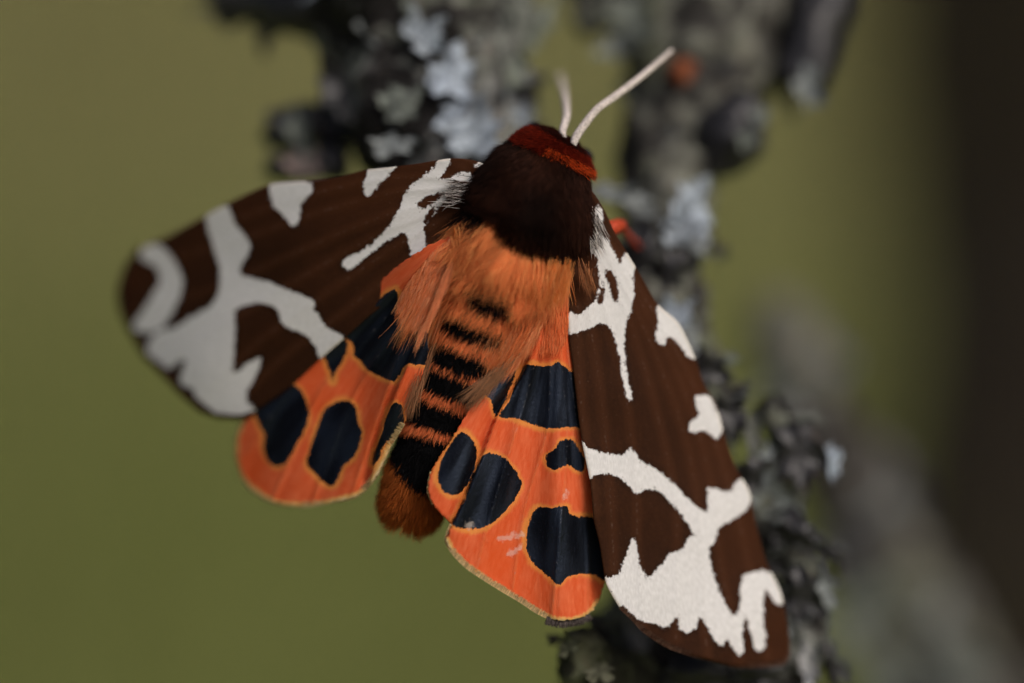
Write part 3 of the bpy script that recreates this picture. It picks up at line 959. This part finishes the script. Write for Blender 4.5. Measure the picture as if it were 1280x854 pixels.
def body_point(u, an):
    """u along arc 0..1, an angle -> pixel xy, depth, pixel normal dir, local frame"""
    b = np.stack([np.interp(u, arc, BS[:, k]) for k in range(5)], -1)
    nn = np.stack([np.interp(u, arc, nxp[:, k]) for k in range(2)], -1)
    tt = np.stack([np.interp(u, arc, tx[:, k]) for k in range(2)], -1)
    ca_, sa_ = np.cos(an), np.sin(an)
    P = b[:, :2] + nn * (b[:, 3] * ca_)[:, None]
    y = b[:, 2] - b[:, 4] * sa_
    # outward normal in local cm axes (x right, y away, z up)
    rx = b[:, 3] / PPC
    ry = b[:, 4]
    nl = np.stack([nn[:, 0] * ca_ / rx, -sa_ / ry, -nn[:, 1] * ca_ / rx], -1)
    nl /= np.linalg.norm(nl, axis=1)[:, None]
    fl = np.stack([tt[:, 0], 0 * u, -tt[:, 1]], -1)
    fl /= np.linalg.norm(fl, axis=1)[:, None]
    sl = np.stack([nn[:, 0], 0 * u, -nn[:, 1]], -1)
    return P, y, nl, fl, sl


def fur(name, base, d0, d1, length, col, rad, parent, npt=6, jit=.12, clump=0.):
    """hairs from local-cm roots: leave along d0, bend towards d1"""
    n = len(base)
    ts = np.linspace(0, 1, npt)
    d0 = d0 / np.linalg.norm(d0, axis=1)[:, None]
    d1 = d1 / np.linalg.norm(d1, axis=1)[:, None]
    cur = base.copy()
    pts = [cur.copy()]
    wob = rng.normal(0, jit, (n, 3))
    for k in range(1, npt):
        t = (k - .5) / (npt - 1)
        d = d0 * (1 - t) + d1 * t + wob * t
        d /= np.linalg.norm(d, axis=1)[:, None]
        cur = cur + d * (length / (npt - 1))[:, None]
        pts.append(cur.copy())
    P = np.stack(pts, 1)
    Wp = loc2w(P.reshape(-1, 3)) - wpos(parent)
    hc = bpy.data.hair_curves.new(name)
    hc.add_curves([npt] * n)
    hc.attributes['position'].data.foreach_set('vector', Wp.astype(np.float32).ravel())
    ra = hc.attributes.get('radius') or hc.attributes.new('radius', 'FLOAT', 'POINT')
    rr = (np.asarray(rad)[:, None] if np.ndim(rad) else np.full((n, 1), rad)) * (1 - ts ** 2 * .92)[None]
    ra.data.foreach_set('value', rr.astype(np.float32).ravel())
    c = hc.attributes.new('col', 'FLOAT_COLOR', 'CURVE')
    c.data.foreach_set('color', np.concatenate([col, np.ones((n, 1))], 1).astype(np.float32).ravel())
    hc.materials.append(M_FUR)
    o = bpy.data.objects.new(name, hc)
    return link(o, parent)


def vary(c, amt=.25):
    return np.clip(c * np.exp(rng.normal(0, amt, (len(c), 1))), 0, 1)


def noise3(P, s, o=0.):
    return np.array([noise.noise(Vector((a * s + o, b * s, o))) for a, b in P])


# thorax: dense dark brown pile
n = 24000
u = rng.uniform(.048, .30, n)
an = rng.uniform(-.25, math.pi + .25, n)
u = np.where((np.cos(an) > .45) | (np.cos(an) < -.75), np.minimum(u, np.where(np.cos(an) > .45, .235, .265)), u)
P, y, nl, fl, sl = body_point(u, an)
tuft = np.stack([noise3(P, .035, 1), noise3(P, .035, 7), noise3(P, .035, 13)], -1)
lat = np.abs(np.cos(an))
brown = np.array([.0300, .0098, .0050])
redb = np.array([.050, .011, .0045])
blk = np.array([.0130, .0055, .0036])
m = np.clip(.5 + noise3(P, .02, 3) * 1.2, 0, 1)[:, None]
c = brown * m + blk * (1 - m)
low = np.clip((u - .23) / .07, 0, 1)[:, None] * rng.uniform(0, 1, (n, 1))
c = c * (1 - low * .4) + np.array([.16, .045, .012]) * low * .4
fur('thorax_fur', L(P[:, 0], P[:, 1], y), nl + fl * .35 + tuft * .3, nl * .35 + fl * 1.1 + tuft * .6, rng.uniform(.09, .17, n) * np.interp(u, [.0, .19, .30], [1, 1, .6]), vary(c, .35), .0028, body, jit=.22)

# head and collar: red pile
n = 11000
u = np.clip(rng.uniform(.0, .062, n) + rng.normal(0, .004, n), 0, 1)
an = rng.uniform(-.3, math.pi + .3, n)
P, y, nl, fl, sl = body_point(u, an)
c = np.repeat(np.array([[.17, .013, .004]]), n, 0)
m = rng.uniform(0, 1, n)
c[m > .6] = [.085, .008, .003]
c[(u < .018)] = [.030, .005, .003]
arcb = (u > .044) & (np.cos(an) < .2) & (m < .6)
c[arcb] = [.62, .085, .016]
fur('collar_fur', L(P[:, 0], P[:, 1], y), nl, nl + fl * .35, rng.uniform(.05, .095, n), vary(c, .22), .0026, body, jit=.2)

# abdomen: banded pile, lying back
n = 46000
an = rng.uniform(-.2, math.pi + .2, n)
u0 = .288 - .05 * np.clip(np.cos(an) * 1.3, 0, 1) - .015 * np.clip(-np.cos(an), 0, 1) + rng.normal(0, .006, n)
u = u0 + (.985 - u0) * rng.uniform(0, 1, n)
P, y, nl, fl, sl = body_point(u, an)
ln_ = np.interp(u, [.24, .285, .40, .50, .60, .80, .86, 1], [.22, .28, .24, .15, .10, .08, .11, .14]) * rng.uniform(.6, 1.3, n)
flp = np.stack([fl[:, 0], -fl[:, 2]], -1)
jitp = P + rng.normal(0, 2.0, P.shape) + flp * (ln_ * PPC * .55)[:, None]
c, sv, th = body_color(jitp, u)
ln_[sv < 2.5] *= .85
swirl = np.stack([noise3(P, .035, 21), noise3(P, .035, 27), noise3(P, .035, 31)], -1)
fan = np.cos(an)[:, None] * sl * np.interp(u, [.285, .55], [.22, .05])[:, None]
tone = np.interp(noise3(P, .05, 41), [-.6, .6], [.85, 1.15])[:, None]
amt = np.interp(u, [.285, .55, .7], [1.0, .55, .25])[:, None]
fur('abdomen_fur', L(P[:, 0], P[:, 1], y), nl * .6 + fl * .7 + swirl * .35 * amt + fan, nl * .02 + fl * 1.0 + swirl * .75 * amt + fan, ln_, vary(c * tone, .2), .0027, body, jit=.2)

# tail tuft
n = 5200
u = rng.uniform(.84, 1.0, n)
an = rng.uniform(-.6, math.pi + .6, n)
P, y, nl, fl, sl = body_point(u, an)
rc = np.where(rng.uniform(0, 1, (n, 1)) < .5, np.array([[.50, .14, .025]]), np.array([[.32, .075, .014]]))
keep = (sdf(P, spline(BANDS[-1], 4)) > -2)
fur('tail_tuft', L(P[:, 0], P[:, 1], y)[keep], (nl * .5 + fl)[keep], (nl * .28 + fl)[keep], (rng.uniform(.08, .18, n) * np.interp(u, [.84, 1], [.9, 1.05]))[keep], vary(rc, .3)[keep], .0042, body, jit=.10)


# long silky hairs sweeping from the shoulders over the hindwing roots
def sweep(name, roots, ends, n, seedo, parent, depth0, depth1, cols):
    ra, rb = np.asarray(roots, float), np.asarray(ends, float)
    q = rng.uniform(0, len(ra) - 1.001, n)
    i = q.astype(int)
    f = (q - i)[:, None]
    A = ra[i] * (1 - f) + ra[i + 1] * f + rng.normal(0, 4, (n, 2))
    B = rb[i] * (1 - f) + rb[i + 1] * f + rng.normal(0, 5, (n, 2))
    s = rng.uniform(0, .55, (n, 1))
    A2 = A + (B - A) * s
    da = depth0 + (depth1 - depth0) * s[:, 0] + rng.uniform(-.02, .02, n)
    base = L(A2[:, 0], A2[:, 1], da)
    tip = L(B[:, 0], B[:, 1], depth1 + rng.uniform(-.05, .01, n))
    d = tip - base
    ln = np.linalg.norm(d, axis=1)
    d /= ln[:, None]
    fur(name, base, d + np.array([0, -.18, 0]), d + np.array([0, .10, 0]), np.minimum(ln, rng.uniform(.22, .55, n)), vary(cols[rng.integers(0, len(cols), n)], .2), .0018, parent, jit=.10)


PE = np.array([[.78, .28, .100], [.74, .23, .075], [.80, .37, .17], [.64, .20, .07]])
sweep('silky_hair', [(560, 300), (575, 295), (590, 300), (600, 320)], [(490, 440), (520, 430), (545, 440), (560, 450)], 800, 0, body, -.02, .02, PE)
sweep('silky_hair', [(700, 345), (690, 340), (670, 335), (650, 335)], [(655, 440), (630, 470), (605, 470), (590, 430)], 900, 0, body, -.06, -.09, PE)
sweep('silky_hair', [(535, 405), (540, 420), (540, 440)], [(515, 500), (512, 520), (505, 530)], 140, 0, body, -.0, .0, np.array([[.45, .22, .11], [.30, .14, .07]]))
sweep('silky_hair', [(650, 440), (640, 450), (620, 460)], [(600, 500), (585, 515), (575, 500)], 120, 0, body, -.12, -.12, np.array([[.30, .16, .09], [.4, .2, .1]]))
# short pile lying on the hindwing roots
def pile(name, poly, depth, dirs, n, cols, ln):
    q = np.array(poly, float)
    P = rng.uniform(q.min(0), q.max(0), (n * 4, 2))
    P = P[inside(P, q)][:n]
    m = len(P)
    a = rng.uniform(0, 1, (m, 1))
    d = np.array(dirs[0]) * (1 - a) + np.array(dirs[1]) * a
    d = np.stack([d[:, 0], np.full(m, -.25), -d[:, 1]], -1)
    e = d.copy()
    e[:, 1] = .05
    fur(name, L(P[:, 0], P[:, 1], depth(P[:, 0], P[:, 1]) - .004), d, e, rng.uniform(ln[0], ln[1], m), vary(cols[rng.integers(0, len(cols), m)], .15), .0018, body, 5, .1)


PK = np.array([[.82, .30, .12], [.78, .24, .085], [.84, .38, .19]])
pile('wing_root_pile', [(570, 292), (540, 315), (512, 350), (499, 372), (506, 400), (528, 405), (545, 375), (565, 330)], lambda x, y: hl_depth(x, y) - .02, ((-.5, .9), (-.25, 1)), 2200, PK, (.05, .12))
pile('wing_root_pile', [(705, 345), (680, 370), (655, 420), (646, 436), (668, 436), (700, 434), (710, 415), (712, 380)], lambda x, y: hr_depth(x, y) - .02, ((-.35, 1), (.1, 1)), 1500, np.array([[.74, .19, .06], [.78, .26, .10]]), (.04, .09))
pile('wing_fold_hair', [(563, 325), (556, 340), (534, 398), (526, 408), (532, 412), (545, 385), (570, 330)], lambda x, y: hl_depth(x, y) - .07, ((-.42, 1), (-.3, 1)), 700, np.array([[.86, .36, .17], [.84, .32, .14]]), (.08, .2))
pile('wing_fold_hair', [(700, 352), (690, 352), (640, 440), (640, 452), (652, 448), (705, 362)], lambda x, y: hr_depth(x, y) - .06, ((-.6, 1), (-.5, 1)), 900, np.array([[.86, .36, .17], [.84, .30, .12]]), (.08, .2))
# yellowish tufts at the wing roots
YT = np.array([[.78, .28, .075], [.72, .22, .055], [.74, .32, .11]])
sweep('shoulder_tuft', [(566, 284), (578, 284), (590, 290), (600, 300)], [(572, 335), (582, 345), (598, 350), (612, 350)], 500, 0, body, -.12, -.10, YT)
sweep('shoulder_tuft', [(668, 325), (685, 325), (700, 325), (714, 325)], [(650, 372), (668, 385), (684, 378), (698, 385)], 420, 0, body, -.22, -.16, YT)
# pale shoulder hairs over the forewing roots
sweep('shoulder_hair', [(590, 225), (585, 240), (580, 255)], [(562, 225), (556, 240), (552, 256)], 170, 0, body, -.02, -.01, np.array([[.05, .025, .018], [.62, .58, .55]]))
sweep('shoulder_hair', [(738, 255), (742, 275), (738, 300)], [(752, 285), (756, 305), (748, 325)], 130, 0, body, -.04, -.0, np.array([[.05, .025, .018], [.66, .62, .58]]))
sweep('shoulder_hair', [(722, 320), (728, 325), (732, 330)], [(733, 362), (737, 364), (740, 368)], 50, 0, body, -.05, -.01, np.array([[.45, .20, .09], [.30, .12, .05]]))

# fringe of fine scales along the wing margins
def fringe(name, line, depth, outward, n, cols, ln=(.02, .045)):
    l = spline(line, 8, False)
    s = np.concatenate([[0], np.cumsum(np.linalg.norm(np.diff(l, axis=0), axis=1))])
    q = rng.uniform(0, s[-1], n)
    P = np.stack([np.interp(q, s, l[:, k]) for k in range(2)], -1)
    t = np.gradient(l, axis=0)
    t = np.stack([np.interp(q, s, t[:, k]) for k in range(2)], -1)
    t /= np.linalg.norm(t, axis=1)[:, None]
    o = np.stack([t[:, 1], -t[:, 0]], -1) * outward
    P = P - o * 1.5
    d = np.stack([o[:, 0], np.zeros(n), -o[:, 1]], -1)
    base = L(P[:, 0], P[:, 1], depth(P[:, 0], P[:, 1]) + rng.uniform(0, .006, n))
    fur(name, base, d, d, rng.uniform(ln[0], ln[1], n), vary(cols[rng.integers(0, len(cols), n)], .2), .0032, moth, 3, .25)


PY = np.array([[.62, .47, .25], [.70, .52, .26], [.52, .38, .20]])
DK = np.array([[.10, .08, .075], [.16, .13, .12], [.06, .05, .045]])
i0, i1 = 10, 24
fringe('wing_fringe', HL_out[9:24], lambda x, y: hl_depth(x, y), -1, 2600, PY)
fringe('wing_fringe', HR_out[13:21], lambda x, y: hr_depth(x, y), -1, 1500, PY)
fringe('wing_fringe', HR_out[22:25], lambda x, y: hr_depth(x, y), -1, 110, PY, (.02, .06))
fringe('wing_fringe', [(684, 772), (700, 776), (720, 774), (736, 767)], lambda x, y: hr_depth(x, y) - .004, -1, 900, DK, (.03, .06))
fringe('wing_fringe', FR_out[18:28], fw_depth_right, -1, 2000, np.array([[.09, .045, .028], [.14, .08, .055], [.05, .022, .014]]), (.02, .04))
fringe('wing_fringe', FL_out[12:24], fw_depth_left, -1, 1800, np.array([[.05, .022, .014], [.03, .012, .007]]), (.02, .04))


# antennae
def antenna(pts):
    V, F, *_ = tube([W(*q[:3]) for q in pts], [q[3] for q in pts], 14, 90, 0)
    # close set segments
    o = mesh_obj('antenna', V, F, M_ANT, moth)
    me = o.data
    co = np.array([v.co for v in me.vertices])
    ctr = co[:90 * 14].reshape(90, 14, 3)
    mid = ctr.mean(1, keepdims=True)
    k = 1 + .05 * np.where(np.arange(90) % 3 == 0, 1, -.4)[:, None, None]
    co[:90 * 14] = (mid + (ctr - mid) * k).reshape(-1, 3)
    me.vertices.foreach_set('co', co.ravel())
    me.update()


antenna([(716, 182, .10, .022), (722, 168, .12, .027), (745, 138, .17, .025), (768, 121, .24, .025), (800, 97, .36, .022), (840, 63, .56, .014)])
antenna([(706, 178, .12, .020), (703, 165, .16, .023), (708, 145, .30, .026), (706, 120, .65, .023), (700, 94, 1.2, .015)])

# eyes, low on each side of the head
for s in (-1, 1):
    u_ = np.array([.03]); a_ = np.array([0.1 if s > 0 else math.pi - .1])
    P, y, nl, fl, sl = body_point(u_, a_)
    cpos = loc2w(L(P[:, 0], P[:, 1], y + .22))[0]
    VV, FF = [], []
    for i in range(9):
        th_ = math.pi * i / 8
        for j in range(14):
            ph = 2 * math.pi * j / 14
            VV.append(cpos + .07 * np.array([math.sin(th_) * math.cos(ph), math.sin(th_) * math.sin(ph), math.cos(th_)]))
    FF = [(i * 14 + j, (i + 1) * 14 + j, (i + 1) * 14 + (j + 1) % 14, i * 14 + (j + 1) % 14) for i in range(8) for j in range(14)]
    mesh_obj('eye', VV, FF, M_EYE, moth)


# legs: the red front leg shows at the right shoulder, the others grip the bark below
def leg(pts, red=False):
    V, F, *_ = tube([W(*q[:3]) for q in pts], [q[3] for q in pts], 12, 40, 0)
    o = mesh_obj('leg', V, F, M_LEG if red else M_LEGD, moth)
    if red:
        o.data.materials.append(M_LEGD)
        for p in o.data.polygons:
            p.material_index = 0
    return o


leg([(730, 296, .24, .05), (752, 290, .28, .055), (768, 284, .32, .050), (776, 281, .42, .035), (780, 288, .58, .025), (790, 300, .85, .02), (800, 310, 1.05, .015)], True)
leg([(640, 250, .28, .04), (610, 250, .45, .045), (590, 240, .62, .03), (575, 235, .85, .018)])
leg([(640, 290, .3, .04), (625, 300, .5, .045), (610, 300, .7, .03), (615, 310, .9, .018)])
leg([(690, 300, .3, .04), (720, 320, .5, .045), (745, 330, .72, .03), (760, 350, .95, .018)])
leg([(650, 320, .35, .04), (670, 350, .55, .045), (690, 370, .75, .03), (710, 385, .95, .018)])
